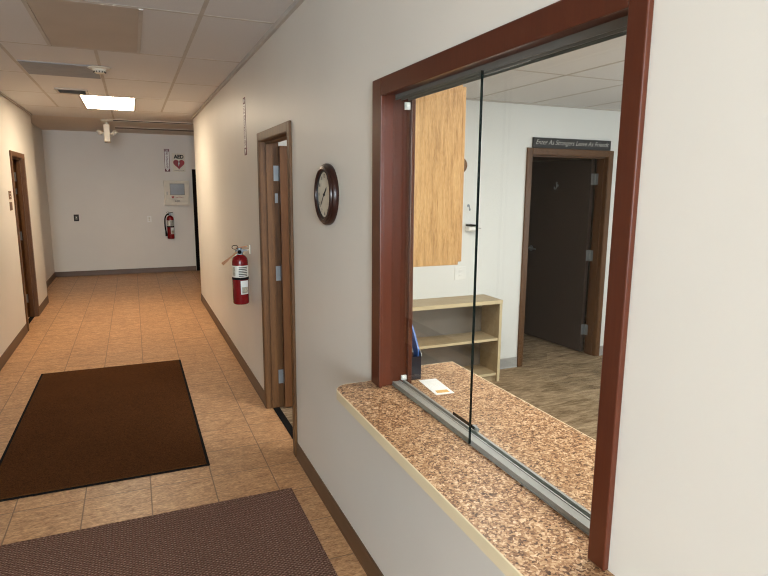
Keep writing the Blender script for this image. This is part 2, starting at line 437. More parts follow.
# baseboards
def bb(name, mat, *runs):
    bm = bmesh.new()
    for ax, f, s, a, b in runs:      # ax: wall normal axis, f: wall face, s: side it stands on
        prof = [(f, 0), (f+s*0.014, 0), (f+s*0.009, 0.012), (f+s*0.008, 0.094), (f+s*0.004, 0.1), (f, 0.1)]
        if ax == 'x': prism(bm, prof, 'y', a, b)
        else: prism(bm, prof, 'x', a, b)
    return struct(obj(name, bm, mat))
bb('baseboard_right', 'base_brown', ('x', 0, -1, YB, 3.399), ('x', 0, -1, 4.351, 9.03), ('y', 9.03, 1, 0, 1.9))
bb('baseboard_left', 'base_brown', ('x', HX, 1, YB, 7.759), ('x', HX, 1, 8.681, 9.66), ('y', 9.66, 1, -2.29, HX), ('x', -2.29, 1, 9.66, FW))
bb('baseboard_far', 'base_brown', ('y', FW, -1, -2.29, 0.235))
bb('baseboard_office', 'base_grey', ('y', OY, -1, 2.06, 2.449), ('y', OY, -1, 3.476, 4.72), ('y', OY, -1, WT+0.004, 1.04))

# ------------------------------------------------------------------ doors
def hinge_at(parent, x0, x1, y, z, ny, pin_x, pin_y, label=None):
    """butt hinge on a jamb face whose normal is (0, ny)"""
    bm = bmesh.new()
    a, b = sorted((y, y+ny*0.003))
    box(bm, min(x0, x1), max(x0, x1), a, b, z-0.055, z+0.055)
    for k in range(5): cyl(bm, (pin_x, pin_y, z-0.055+0.022*k+0.0008), (pin_x, pin_y, z-0.055+0.022*(k+1)-0.0008), 0.0075, 12)
    for dz in (-0.035, 0, 0.035): cyl(bm, ((x0+x1)/2+0.006*(1 if dz else -1), y+ny*0.003, z+dz), ((x0+x1)/2+0.006*(1 if dz else -1), y+ny*0.0045, z+dz), 0.005, 10)
    return obj('hinge', bm, 'steel', parent)

def lever(parent, p, n, along, mat='steel'):
    """lever handle: rosette at p on a face with normal n, lever pointing along"""
    bm = bmesh.new(); p, n, along = Vector(p), Vector(n), Vector(along)
    cyl(bm, p, p+n*0.012, 0.03, 24); cyl(bm, p+n*0.012, p+n*0.05, 0.011, 16)
    tube(bm, [p+n*0.048-along*0.012, p+n*0.052+along*0.02, p+n*0.052+along*0.07, p+n*0.046+along*0.115], 0.009, 12)
    return obj('door_lever', bm, mat, parent, smooth=True)

# hall doors: casing, jamb, stop; s = -1 for a wall whose hall side is towards -x (right wall), +1 for the left wall
def hall_door(name, fx, s, y0, y1, label):
    """fx: wall face on the hall side; frame outer y0..y1; room side lies at fx - s*depth"""
    d = thing(name, (fx, (y0+y1)/2, 0), None, None, kind='structure')
    d['label'] = label
    X = lambda t: fx - s*t          # t: depth into the wall from the hall face
    def b(t0, t1, ya, yb, za, zb):
        a, c = sorted((X(t0), X(t1))); return (a, c, ya, yb, za, zb)
    zt = 2.083; cw = 0.058; T = WT+0.02
    boxes('door_casing', 'door_wood', d, b(-0.017, 0, y0, y0+cw, 0, zt), b(-0.017, 0, y1-cw, y1, 0, zt), b(-0.017, 0, y0+cw, y1-cw, zt-cw, zt), bevel=0.004)
    boxes('door_casing', 'door_wood', d, b(WT+0.004, T, y0, y0+cw, 0, zt), b(WT+0.004, T, y1-cw, y1, 0, zt), b(WT+0.004, T, y0+cw, y1-cw, zt-cw, zt), bevel=0.004)
    ja, jb, jz = y0+0.062, y1-0.062, zt-0.062
    boxes('door_jamb', 'door_wood', d, b(-0.012, T, ja-0.025, ja, 0, jz+0.025), b(-0.012, T, jb, jb+0.025, 0, jz+0.025), b(-0.012, T, ja, jb, jz, jz+0.025), bevel=0.002)
    boxes('door_stop', 'door_wood', d, b(0.030, 0.080, ja, ja+0.013, 0, jz), b(0.030, 0.080, jb-0.013, jb, 0, jz), b(0.030, 0.080, ja+0.013, jb-0.013, jz-0.013, jz), bevel=0.003)
    # leaf opened square into the room, hinged on the far jamb
    px = X(T-0.002); lw = jb-ja-0.006
    xa, xb = sorted((X(T-0.006), X(T-0.006+lw)))
    leaf = boxes('door_leaf', 'door_leaf', d, (xa, xb, jb-0.058, jb-0.014, 0.012, jz-0.027), bevel=0.002)
    for z in (0.25, 1.06, 1.80): hinge_at(d, X(0.086), X(T-0.004), jb, z, -1, px, jb-0.0075)
    boxes('door_plate', 'steel', d, b(0.092, 0.114, jb-0.003, jb, 1.585, 1.655), bevel=0.001)
    lx = X(T+0.014+lw-0.07)
    lever(leaf, (lx, jb-0.058, 1.0), (0, -1, 0), (s, 0, 0))
    boxes('threshold', 'black', d, b(0.035, 0.085, ja, jb, 0, 0.006), bevel=0.002)
    return d
hall_door('door_1', HX, 1, 7.76, 8.68, 'brown wooden door standing open in the left hall wall')
hall_door('door_2', 0, -1, 3.40, 4.35, 'brown wooden door standing open between clock and fire extinguisher')

def office_door():
    d = thing('door_3', (2.965, OY, 0), None, None, kind='structure'); d['label'] = 'dark brown office door standing ajar under the chalk lettered sign'
    x0, x1, zt, cw = 2.45, 3.474, 2.07, 0.058
    boxes('door_casing', 'door_wood', d, (x0, x0+cw, OY-0.017, OY, 0, zt), (x1-cw, x1, OY-0.017, OY, 0, zt), (x0+cw, x1-cw, OY-0.017, OY, zt-cw, zt), bevel=0.004)
    ja, jb, jz = x0+0.062, x1-0.062, zt-0.062; Y1 = OY+0.14
    boxes('door_jamb', 'door_wood', d, (ja-0.025, ja, OY-0.012, Y1, 0, jz+0.025), (jb, jb+0.025, OY-0.012, Y1, 0, jz+0.025), (ja, jb, OY-0.012, Y1, jz, jz+0.025), bevel=0.002)
    boxes('door_stop', 'door_wood', d, (ja, ja+0.013, OY+0.03, OY+0.095, 0, jz), (jb-0.013, jb, OY+0.03, OY+0.095, 0, jz), (ja+0.013, jb-0.013, OY+0.03, OY+0.095, jz-0.013, jz), bevel=0.003)
    lw, th, ang = jb-ja-0.006, 0.044, math.radians(85.5)
    piv = Vector((jb-0.004, Y1+0.006, 0))
    R = Matrix.Translation(piv) @ Matrix.Rotation(-ang, 4, 'Z')
    # closed leaf runs towards -x from the pivot; it turns away from the office
    bm = bmesh.new(); box(bm, -lw, -0.012, -0.044, 0, 0.012, jz-0.008); bm.transform(R)
    leaf = obj('door_leaf', bm, 'dark_leaf', d, bevel=0.002)
    n = (R.to_3x3() @ Vector((0, -1, 0))); al = (R.to_3x3() @ Vector((1, 0, 0)))
    lever(leaf, R @ Vector((-lw+0.07, -0.044, 1.03)), n, al)
    # coat hook on the leaf
    bm = bmesh.new(); p = R @ Vector((-lw*0.52, -0.044, 1.735)); U = Vector((0, 0, 1))
    cyl(bm, p, p+n*0.006, 0.014, 16)
    tube(bm, spline([p+n*0.006+U*0.03, p+n*0.02+U*0.035, p+n*0.018+U*0.0, p+n*0.02-U*0.03, p+n*0.04-U*0.035, p+n*0.052-U*0.012]), 0.005, 8)
    obj('coat_hook', bm, 'steel', leaf, smooth=True)
    for z in (0.25, 1.03, 1.80):
        bm = bmesh.new(); box(bm, jb-0.003, jb, OY+0.098, Y1, z-0.055, z+0.055)
        for k in range(5): cyl(bm, (piv.x, piv.y, z-0.055+0.022*k+0.0008), (piv.x, piv.y, z-0.055+0.022*(k+1)-0.0008), 0.0075, 12)
        bm2 = bmesh.new(); box(bm2, -0.0125, -0.009, -0.042, -0.002, z-0.055, z+0.055); bm2.transform(R)
        me = bpy.data.meshes.new('hinge_leaf'); bm2.to_mesh(me); bm2.free(); bm.from_mesh(me); bpy.data.meshes.remove(me)
        obj('hinge', bm, 'steel', d)
office_door()

d4 = thing('door_4', (0.69, FW, 0), None, None, kind='structure'); d4['label'] = 'near black door in the far wall past the corridor corner'
boxes('door_leaf', 'black_leaf', d4, (0.243, 1.137, FW+0.002, FW+0.04, 0.0, 2.027), bevel=0.002)

# ------------------------------------------------------------------ service window
def service_window():
    o = thing('window_1', (0, 1.47, 0.915), None, None, kind='structure')
    o['label'] = 'red brown framed service window with sliding glass above the counter'
    zb = 0.9162
    ya, yb, zt = 0.822, 2.120, 2.100      # outer
    ia, ib, iz = 0.868, 2.050, 2.045      # jamb faces
    ca, cb, cz = 0.870, 2.035, 2.036      # casing inner edge
    for x0, x1 in ((-0.015, 0.0), (WT+0.004, WT+0.022)):
        bm = bmesh.new()
        box(bm, x0, x1, ya, ca, zb, zt); box(bm, x0, x1, cb, yb, zb, zt); box(bm, x0, x1, ca, cb, cz, zt)
        obj('window_casing', bm, 'frame_red', o, bevel=0.003)
    bm = bmesh.new(); x0, x1 = 0.0, WT+0.004
    box(bm, x0, x1, ia-0.025, ia, zb, iz+0.025); box(bm, x0, x1, ib, ib+0.025, zb, iz+0.025); box(bm, x0, x1, ia, ib, iz, iz+0.025)
    obj('window_jamb', bm, 'frame_red', o, bevel=0.002)
    # lower double channel
    bm = bmesh.new()
    box(bm, 0.048, 0.104, ia, ib, zb, zb+0.004)
    for a, b, z in ((0.050, 0.0545, 0.0165), (0.0545, 0.0775, 0.0145), (0.0775, 0.082, 0.0165), (0.0955, 0.104, 0.0165)): box(bm, a, b, ia, ib, zb+0.004, zb+z)
    obj('lower_track', bm, 'alu', o)
    bm = bmesh.new()
    box(bm, 0.05, 0.104, ia, ib, iz-0.004, iz)
    for x in (0.05, 0.0735, 0.1015): box(bm, x, x+0.0025, ia, ib, iz-0.019, iz-0.004)
    obj('upper_track', bm, 'alu_dark', o)
    def pane(x, y0, y1):
        bm = bmesh.new(); box(bm, x-0.0045, x+0.0045, y0, y1, zb+0.0045, iz-0.016)
        bm.normal_update()
        for f in bm.faces:
            if (f.normal.y < -0.5 and x < 0.05): f.material_index = 1
        return obj('glass_pane', bm, ['glass', 'glass_edge'], o)
    pane(0.0448, 1.450, ib-0.001); pane(0.089, ia+0.001, 1.502)
    # white end stops on the far jamb, one at each end of the track
    for z0, z1 in ((iz-0.052, iz-0.024), (zb+0.018, zb+0.038)):
        boxes('end_stop', 'white', o, (0.086, 0.109, ib-0.010, ib, z0, z1), (0.089, 0.105, ib-0.014, ib-0.010, z0+0.006, z1-0.006), bevel=0.002)
    # showcase lock: ratchet bar and barrel hooked on the inner pane
    bm = bmesh.new(); box(bm, 0.0935, 0.0965, 1.50, 1.64, zb+0.022, zb+0.032)
    lk = obj('lock_bar', bm, 'black', o)
    bm = bmesh.new(); box(bm, 0.0937, 0.103, 1.497, 1.515, zb+0.020, zb+0.034); cyl(bm, (0.0985, 1.497, zb+0.027), (0.0985, 1.488, zb+0.027), 0.006, 16)
    obj('lock_barrel', bm, 'steel', o)
service_window()

# ------------------------------------------------------------------ service counter
def counter():
    z1, z0 = 0.915, 0.877
    c = thing('service_counter', (0, 1.5, z0), 'speckled brown service counter running through the red framed window', 'counter')
    def arc(cx, cy, r, a0, a1, n=10): return [(cx+r*math.cos(a0+(a1-a0)*i/n), cy+r*math.sin(a0+(a1-a0)*i/n)) for i in range(n+1)]
    r, fx = 0.07, -0.176
    ye, yn = 2.136, 0.800
    # hall ledge with round corners, then the office side
    led = [(0.0, ye)] + arc(fx+r, ye-r, r, PI/2, PI) + arc(fx+r, yn+r, r, PI, 1.5*PI) + [(0.0, yn)]
    full = [(0.0, SY1-0.001)]+[(0.0, ye)] + led[1:-1] + [(0.0, yn), (0.0, SY0+0.001), (WT+0.005, SY0+0.001), (WT+0.005, 0.55), (0.437, 0.55), (0.437, 2.243), (WT+0.005, 2.243), (WT+0.005, SY1-0.001)]
    bm = bmesh.new(); prism(bm, full, 'z', z0+0.0015, z1)
    bmesh.ops.triangulate(bm, faces=[f for f in bm.faces if len(f.verts) > 4])
    obj('counter_top', bm, 'laminate', c)
    # cream edge band round the hall ledge
    def off(p, k):
        out = []
        for i, q in enumerate(p):
            a, b = Vector(p[max(i-1, 0)]), Vector(p[min(i+1, len(p)-1)])
            d = (b-a).normalized(); out.append((q[0]-d.y*-k*-1, q[1]+d.x*-k*-1))
        return out
    inn = led; out = off(led, -0.0035)
    bm = bmesh.new(); n = len(inn); V = []
    for k in range(n):
        V.append([bm.verts.new((*inn[k], z0)), bm.verts.new((*out[k], z0+0.002)), bm.verts.new((*out[k], z1-0.0015)), bm.verts.new((*inn[k], z1+0.0005))])
    for A, B in zip(V, V[1:]):
        for i in range(4): bm.faces.new((A[i], A[(i+1) % 4], B[(i+1) % 4], B[i]))
    bm.faces.new(V[0]); bm.faces.new(V[-1])
    obj('edge_band', bm, 'cream', c, smooth=True)
    boxes('edge_band', 'cream', c, (0.437, 0.440, 0.55, 2.243, z0, z1), (WT+0.006, 0.437, 2.243, 2.246, z0, z1))
    boxes('base_cabinet', 'maple', c, (WT+0.012, 0.40, 0.57, 2.22, 0.0, z0), bevel=0.002)
counter()

# ------------------------------------------------------------------ hall floor mats
def mats():
    a = thing('floor_mat', (-1.13, 4.69, 0), 'dark brown carpet mat with black rubber border lying in the hall', 'mat')
    x0, x1, y0, y1 = -1.735, -0.532, 3.497, 5.892
    bm = bmesh.new(); b = 0.018
    prism(bm, [(x0, y0), (x1, y0), (x1, y1), (x0, y1)], 'z', 0.0005, 0.003)
    for q in ((x0, x0+b, y0, y1), (x1-b, x1, y0, y1), (x0+b, x1-b, y0, y0+b), (x0+b, x1-b, y1-b, y1)): box(bm, *q, 0.003, 0.005)
    obj('rubber_border', bm, 'black', a)
    boxes('pile', 'mat_pile', a, (x0+b, x1-b, y0+b, y1-b, 0.003, 0.011), bevel=0.003)
    t = thing('floor_mat', (-1.05, 1.9, 0), 'grey brown ribbed floor mat nearest the service counter', 'mat')
    x0, x1, y0, y1 = -1.966, -0.137, 0.6, 3.033
    boxes('ribbed_surface', 'mat_rib', t, (x0+0.012, x1-0.012, y0+0.012, y1-0.012, 0.0005, 0.009), bevel=0.003)
    boxes('mat_hem', 'mat_rib', t, (x0, x0+0.012, y0, y1, 0.0005, 0.005), (x1-0.012, x1, y0, y1, 0.0005, 0.005), (x0+0.012, x1-0.012, y0, y0+0.012, 0.0005, 0.005), (x0+0.012, x1-0.012, y1-0.012, y1, 0.0005, 0.005))
mats()

# ------------------------------------------------------------------ ceiling fittings
def lamp(label, x0, x1, y0, y1, lit):
    t = thing('ceiling_light', ((x0+x1)/2, (y0+y1)/2, H), label, 'ceiling light', 'troffer lights in the hall ceiling')
    b = 0.022
    boxes('lamp_frame', 'silver', t, (x0, x0+b, y0, y1, H-0.008, H), (x1-b, x1, y0, y1, H-0.008, H), (x0+b, x1-b, y0, y0+b*0.6, H-0.0018, H), (x0+b, x1-b, y1-b*0.6, y1, H-0.0018, H))
    boxes('diffuser', 'lens_on' if lit else 'lens_off', t, (x0+b, x1-b, y0+b*0.6, y1-b*0.6, H-0.0014, H))
lamp('unlit ceiling light with beige diffuser, nearest in the hall ceiling', -1.352, -0.754, 3.702, 4.908, False)
lamp('lit white ceiling light glowing near the far hall end', -1.352, -0.764, 7.372, 8.598, True)
def ceiling_bits():
    t = thing('ceiling_panel', (-1.36, 5.86, H), 'blue grey square panel in the hall ceiling beside the smoke detector', 'panel')
    boxes('panel_face', 'blue_tile', t, (-1.645, -1.075, 5.565, 6.165, H-0.008, H), bevel=0.002)
    t = thing('ceiling_vent', (-1.38, 7.11, H), 'small dark slotted vent in hall ceiling before the lit light', 'vent')
    x0, x1, y0, y1 = -1.535, -1.235, 6.955, 7.265
    boxes('vent_frame', 'tee', t, (x0, x0+0.025, y0, y1, H-0.012, H), (x1-0.025, x1, y0, y1, H-0.012, H), (x0+0.025, x1-0.025, y0, y0+0.025, H-0.012, H), (x0+0.025, x1-0.025, y1-0.025, y1, H-0.012, H), bevel=0.002)
    boxes('vent_recess', 'vent_dark', t, (x0+0.025, x1-0.025, y0+0.025, y1-0.025, H-0.002, H))
    bm = bmesh.new()
    for k in range(9):
        y = y0+0.04+k*0.0285
        prism(bm, [(y, H-0.012), (y+0.002, H-0.012), (y+0.016, H-0.003), (y+0.014, H-0.003)], 'x', x0+0.025, x1-0.025)
    obj('vent_louvres', bm, 'vent', t)
    sx, sy = -1.06, 5.60
    t = thing('smoke_detector', (sx, sy, H-0.0066), 'round white smoke detector on the hall ceiling grid', 'smoke detector')
    bm = bmesh.new(); lathe(bm, (sx, sy, H-0.0066), (0, 0, -1), [(0, 0), (0.088, 0), (0.09, 0.006), (0.082, 0.011), (0.055, 0.014)], 40)
    obj('mounting_base', bm, 'offwhite', t, smooth=True)
    bm = bmesh.new(); lathe(bm, (sx, sy, H-0.0066), (0, 0, -1), [(0.055, 0.014), (0.052, 0.026), (0.044, 0.03), (0.04, 0.042), (0.03, 0.046), (0, 0.047)], 40)
    obj('sensor_head', bm, 'offwhite', t, smooth=True)
    bm = bmesh.new()
    for k in range(12):
        a = 2*PI*k/12; c, s = math.cos(a), math.sin(a)
        p = Vector((sx+0.043*c, sy+0.043*s, H-0.0066-0.036)); cyl(bm, p-Vector((0, 0, 0.006)), p+Vector((0, 0, 0.006)), 0.006, 8)
    obj('sensor_vents', bm, 'vent_dark', t)
    for y0, y1, lab in ((9.83, 10.06, 'first dark linear slot in far hall ceiling, by the emergency light'), (11.02, 11.38, 'second dark linear slot in far hall ceiling, close to the far wall')):
        t = thing('ceiling_slot', (-0.1, y0, H), lab, 'ceiling slot', 'dark linear slots in the far ceiling')
        boxes('slot_recess', 'vent_dark', t, (-1.07, 0.9, y0+0.02, y1-0.02, H-0.004, H))
        boxes('slot_rail', 'ceil_plain', t, (-1.07, 0.9, y0, y0+0.02, H-0.008, H), (-1.07, 0.9, y1-0.02, y1, H-0.008, H))
    # emergency light seen end on
    ex, ey = -1.165, 10.0
    t = thing('emergency_light', (ex, ey, H), 'ivory emergency light with two lamp heads hanging from the far hall ceiling', 'emergency light')
    bm = bmesh.new(); lathe(bm, (ex, ey, H-0.001), (0, 0, -1), [(0, 0), (0.085, 0), (0.085, 0.018), (0.05, 0.03), (0.022, 0.036), (0.022, 0.08), (0, 0.08)], 32)
    obj('ceiling_canopy', bm, 'offwhite', t, smooth=True)
    boxes('battery_box', 'offwhite', t, (ex-0.042, ex+0.042, ey-0.15, ey+0.15, 2.35, 2.605), bevel=0.008)
    for s in (-1, 1):
        p = Vector((ex+s*0.042, ey-0.06, 2.47)); q = p+Vector((s*0.03, 0, 0.008))
        bm = bmesh.new(); cyl(bm, p, q, 0.014, 14)
        dv = Vector((s*0.62, -0.35, -0.7)).normalized()
        lathe(bm, q-dv*0.03+Vector((s*0.03, 0, 0.01)), dv, [(0, 0), (0.02, 0.0), (0.042, 0.02), (0.046, 0.045), (0.042, 0.049)], 24)
        h = obj('lamp_head', bm, 'offwhite', t, smooth=True)
        bm = bmesh.new(); lathe(bm, q-dv*0.03+Vector((s*0.03, 0, 0.01)), dv, [(0.042, 0.046), (0.03, 0.051), (0, 0.053)], 24)
        obj('lens', bm, 'white', h, smooth=True)
ceiling_bits()

# ------------------------------------------------------------------ wall clock
def clock():
    cy, cz, R = 2.70, 1.669, 0.147
    t = thing('wall_clock', (0, cy, cz), 'round dark walnut framed wall clock between the door and service window', 'clock')
    bm = bmesh.new()
    lathe(bm, (0, cy, cz), (-1, 0, 0), [(0.0, 0.001), (0.144, 0.001), (R, 0.008), (0.147, 0.018), (0.142, 0.028), (0.134, 0.031), (0.132, 0.038), (0.122, 0.041), (0.116, 0.036), (0.114, 0.026)], 64)
    obj('clock_frame', bm, 'walnut', t, smooth=True)
    bm = bmesh.new(); lathe(bm, (0, cy, cz), (-1, 0, 0), [(0.1145, 0.024), (0.112, 0.033), (0.109, 0.033), (0.108, 0.024)], 64)
    obj('bezel', bm, 'black_ink', t, smooth=True)
    bm = bmesh.new(); lathe(bm, (0, cy, cz), (-1, 0, 0), [(0, 0.022), (0.114, 0.022), (0.114, 0.024), (0, 0.0245)], 64)
    dial = obj('dial', bm, 'clockface', t)
    for k in range(1, 13):
        a = 2*PI*k/12; p = Vector((-0.0247, cy-0.089*math.sin(a), cz+0.089*math.cos(a)))
        text('numeral', str(k), 'black_ink', dial, p, (0, -1, 0), (0, 0, 1), 0.017)
    def hand(name, ang, L, wd, x, tail):
        d = Vector((0, -math.sin(ang), math.cos(ang))); s = Vector((0, math.cos(ang), math.sin(ang))); c = Vector((x, cy, cz))
        bm = bmesh.new(); lo = [c-d*tail-s*wd*0.4, c-d*tail+s*wd*0.4, c+d*L*0.6+s*wd, c+d*L, c+d*L*0.6-s*wd]
        A = [bm.verts.new(p) for p in lo]; B = [bm.verts.new(p+Vector((-0.0012, 0, 0))) for p in lo]
        bm.faces.new(A); bm.faces.new(B[::-1])
        for i in range(5): bm.faces.new((A[i], A[(i+1) % 5], B[(i+1) % 5], B[i]))
        obj(name, bm, 'black_ink', t)
    hand('hour_hand', math.radians(48), 0.055, 0.006, -0.027, 0.012)
    hand('minute_hand', math.radians(222), 0.082, 0.004, -0.029, 0.018)
    bm = bmesh.new(); cyl(bm, (-0.0247, cy, cz), (-0.0315, cy, cz), 0.006, 16); obj('hand_pin', bm, 'black_ink', t)
clock()

# ------------------------------------------------------------------ signs
def fire_sign(label, origin, right, up, wd, ht):
    O, R, U = Vector(origin), Vector(right), Vector(up); N = R.cross(U)
    t = thing('fire_sign', origin, label, 'sign', 'vertical fire extinguisher signs')
    def slab(name, u0, u1, v0, v1, n0, n1, mat, parent):
        bm = bmesh.new(); vs = box(bm, u0, u1, v0, v1, n0, n1)
        for v in vs: c = v.co.copy(); v.co = O+R*c.x+U*c.y+N*c.z
        return obj(name, bm, mat, parent)
    slab('sign_plate', -wd/2, wd/2, -ht/2, ht/2, 0.0005, 0.003, 'maroon', t)
    pl = slab('sign_panel', -wd/2+wd*0.1, wd/2-wd*0.1, -ht/2+ht*0.13, ht/2-ht*0.11, 0.003, 0.0036, 'white', t)
    text('sign_heading', 'FIRE', 'white', t, O+U*(ht/2-ht*0.055)+N*0.003, R, U, ht*0.06)
    # letters run down the panel, turned a quarter turn
    text('sign_lettering', 'FIRE EXTINGUISHER', 'maroon', t, O+U*(ht*0.01)+N*0.0037, -U, R, wd*0.42, width=ht*0.70, offset=0.01)
    bm = bmesh.new(); y = -ht/2+ht*0.065
    pts = [(-wd*0.3, y+ht*0.04), (wd*0.3, y+ht*0.04), (0, y-ht*0.045)]
    A = [bm.verts.new(O+R*u+U*v+N*0.0032) for u, v in pts]; B = [bm.verts.new(O+R*u+U*v+N*0.0038) for u, v in pts]
    bm.faces.new(A); bm.faces.new(B)
    for i in range(3): bm.faces.new((A[i], A[(i+1) % 3], B[(i+1) % 3], B[i]))
    obj('sign_arrow', bm, 'white', t)
fire_sign('narrow vertical sign with red lettering on the far wall left of the heart sign', (-0.21, FW, 2.188), (1, 0, 0), (0, 0, 1), 0.095, 0.43)
fire_sign('narrow vertical sign on the right hall wall above the red fire extinguisher', (0, 4.895, 2.18), (0, -1, 0), (0, 0, 1), 0.095, 0.45)

def heart(u, v, s, n=40):
    out = []
    for i in range(n):
        a = 2*PI*i/n
        out.append((u+s*16*math.sin(a)**3/16, v+s*(13*math.cos(a)-5*math.cos(2*a)-2*math.cos(3*a)-math.cos(4*a))/16))
    return out
def flat(name, poly, y, mat, parent, th=0.001):
    bm = bmesh.new(); prism(bm, poly, 'y', y-th, y)
    bmesh.ops.triangulate(bm, faces=[f for f in bm.faces if len(f.verts) > 4]); return obj(name, bm, mat, parent)
def aed():
    t = thing('defibrillator_sign', (0.005, FW, 2.15), 'white sign with AED letters over a red heart on the far wall', 'sign')
    boxes('sign_plate', 'offwhite', t, (-0.112, 0.122, FW-0.003, FW, 1.975, 2.325), bevel=0.001)
    yf = FW-0.003
    text('sign_lettering', 'AED', 'black_ink', t, (0.005, yf, 2.263), (1, 0, 0), (0, 0, 1), 0.075, width=0.185, offset=0.05)
    h = flat('heart', heart(0.005, 2.125, 0.104), yf-0.0003, 'red_ink', t)
    flat('bolt', [(0.006, 2.175), (-0.012, 2.125), (0.002, 2.127), (-0.004, 2.075), (0.020, 2.137), (0.006, 2.135), (0.016, 2.175)], yf-0.0015, 'white', h)
    text('sign_caption', 'DEFIBRILLATOR', 'dark_ink', t, (0.005, yf, 1.995), (1, 0, 0), (0, 0, 1), 0.018, width=0.19)
    c = thing('defibrillator_cabinet', (-0.07, FW, 1.32), 'white wall cabinet with a grey window above the far fire extinguisher', 'cabinet')
    x0, x1, z0, z1, d = -0.300, 0.172, 1.322, 1.802, 0.10
    boxes('cabinet_body', 'offwhite', c, (x0, x1, FW-d, FW-0.0005, z0, z1), bevel=0.006)
    dr = boxes('cabinet_door', 'offwhite', c, (x0+0.03, x1-0.03, FW-d-0.014, FW-d, z0+0.03, z1-0.03), bevel=0.004)
    yd = FW-d-0.014; wx0, wx1, wz0, wz1 = -0.185, 0.068, 1.535, 1.735
    boxes('window_rim', 'grey_ink', dr, (wx0-0.01, wx1+0.01, yd-0.004, yd, wz0-0.01, wz0), (wx0-0.01, wx1+0.01, yd-0.004, yd, wz1, wz1+0.01), (wx0-0.01, wx0, yd-0.004, yd, wz0, wz1), (wx1, wx1+0.01, yd-0.004, yd, wz0, wz1))
    boxes('viewing_window', 'grey_screen', dr, (wx0, wx1, yd-0.002, yd, wz0, wz1))
    flat('heart', heart(-0.145, 1.483, 0.026), yd-0.0003, 'red_ink', dr)
    text('cabinet_lettering', 'HeartStart', 'red_ink', dr, (-0.03, yd, 1.483), (1, 0, 0), (0, 0, 1), 0.028, width=0.16)
    text('cabinet_caption', 'AED', 'dark_ink', dr, (-0.065, yd, 1.405), (1, 0, 0), (0, 0, 1), 0.035)
    bm = bmesh.new(); box(bm, x0+0.045, x0+0.058, yd-0.014, yd, 1.53, 1.59); obj('door_pull', bm, 'steel', dr, bevel=0.003)
aed()

def room_sign():
    t = thing('room_sign', (HX, 7.54, 1.53), 'brown two piece room sign on the left hall wall beside the door', 'sign')
    boxes('sign_plate', 'door_wood', t, (HX, HX+0.006, 7.47, 7.61, 1.545, 1.635), bevel=0.001)
    boxes('sign_plate', 'door_wood', t, (HX, HX+0.006, 7.47, 7.61, 1.425, 1.515), bevel=0.001)
    boxes('sign_backing', 'offwhite', t, (HX, HX+0.003, 7.465, 7.615, 1.42, 1.64))
    for z in (1.605, 1.575): boxes('sign_line', 'offwhite', t, (HX+0.006, HX+0.0068, 7.51, 7.57, z-0.004, z+0.004))
room_sign()

# ------------------------------------------------------------------ wall plates
def wall_plate(name, cat, label, x, y, z, w, h, face, inner):
    t = thing(name, (x, y, z), label, cat)
    boxes('cover_plate', face, t, (x-w/2, x+w/2, y-0.006, y-0.0003, z-h/2, z+h/2), bevel=0.002)
    if name == 'light_switch':
        rk = boxes('rocker', inner, t, (x-0.017, x+0.017, y-0.009, y-0.006, z-0.033, z+0.033), bevel=0.001)
        boxes('toggle', 'white', rk, (x-0.005, x+0.005, y-0.018, y-0.009, z-0.002, z+0.012), bevel=0.001)
    else:
        for dz in (-0.02, 0.02):
            bm = bmesh.new(); lathe(bm, (x, y-0.006, z+dz), (0, -1, 0), [(0, 0), (0.017, 0), (0.016, 0.002), (0, 0.002)], 20)
            r = obj('receptacle', bm, inner, t)
            boxes('slots', 'black_ink', r, (x-0.008, x-0.006, y-0.0086, y-0.008, z+dz-0.004, z+dz+0.006), (x+0.006, x+0.008, y-0.0086, y-0.008, z+dz-0.004, z+dz+0.006))
wall_plate('light_switch', 'light switch', 'dark light switch on the far wall left of the white outlet', -1.855, FW, 1.10, 0.085, 0.125, 'black_ink', 'grey_ink')
wall_plate('wall_outlet', 'outlet', 'white outlet on the far hall wall left of the extinguisher', -0.594, FW, 1.058, 0.075, 0.118, 'white', 'offwhite')
wall_plate('wall_outlet', 'outlet', 'white outlet on the office wall above the tan bookshelf', 1.788, OY, 0.95, 0.112, 0.118, 'white', 'white')

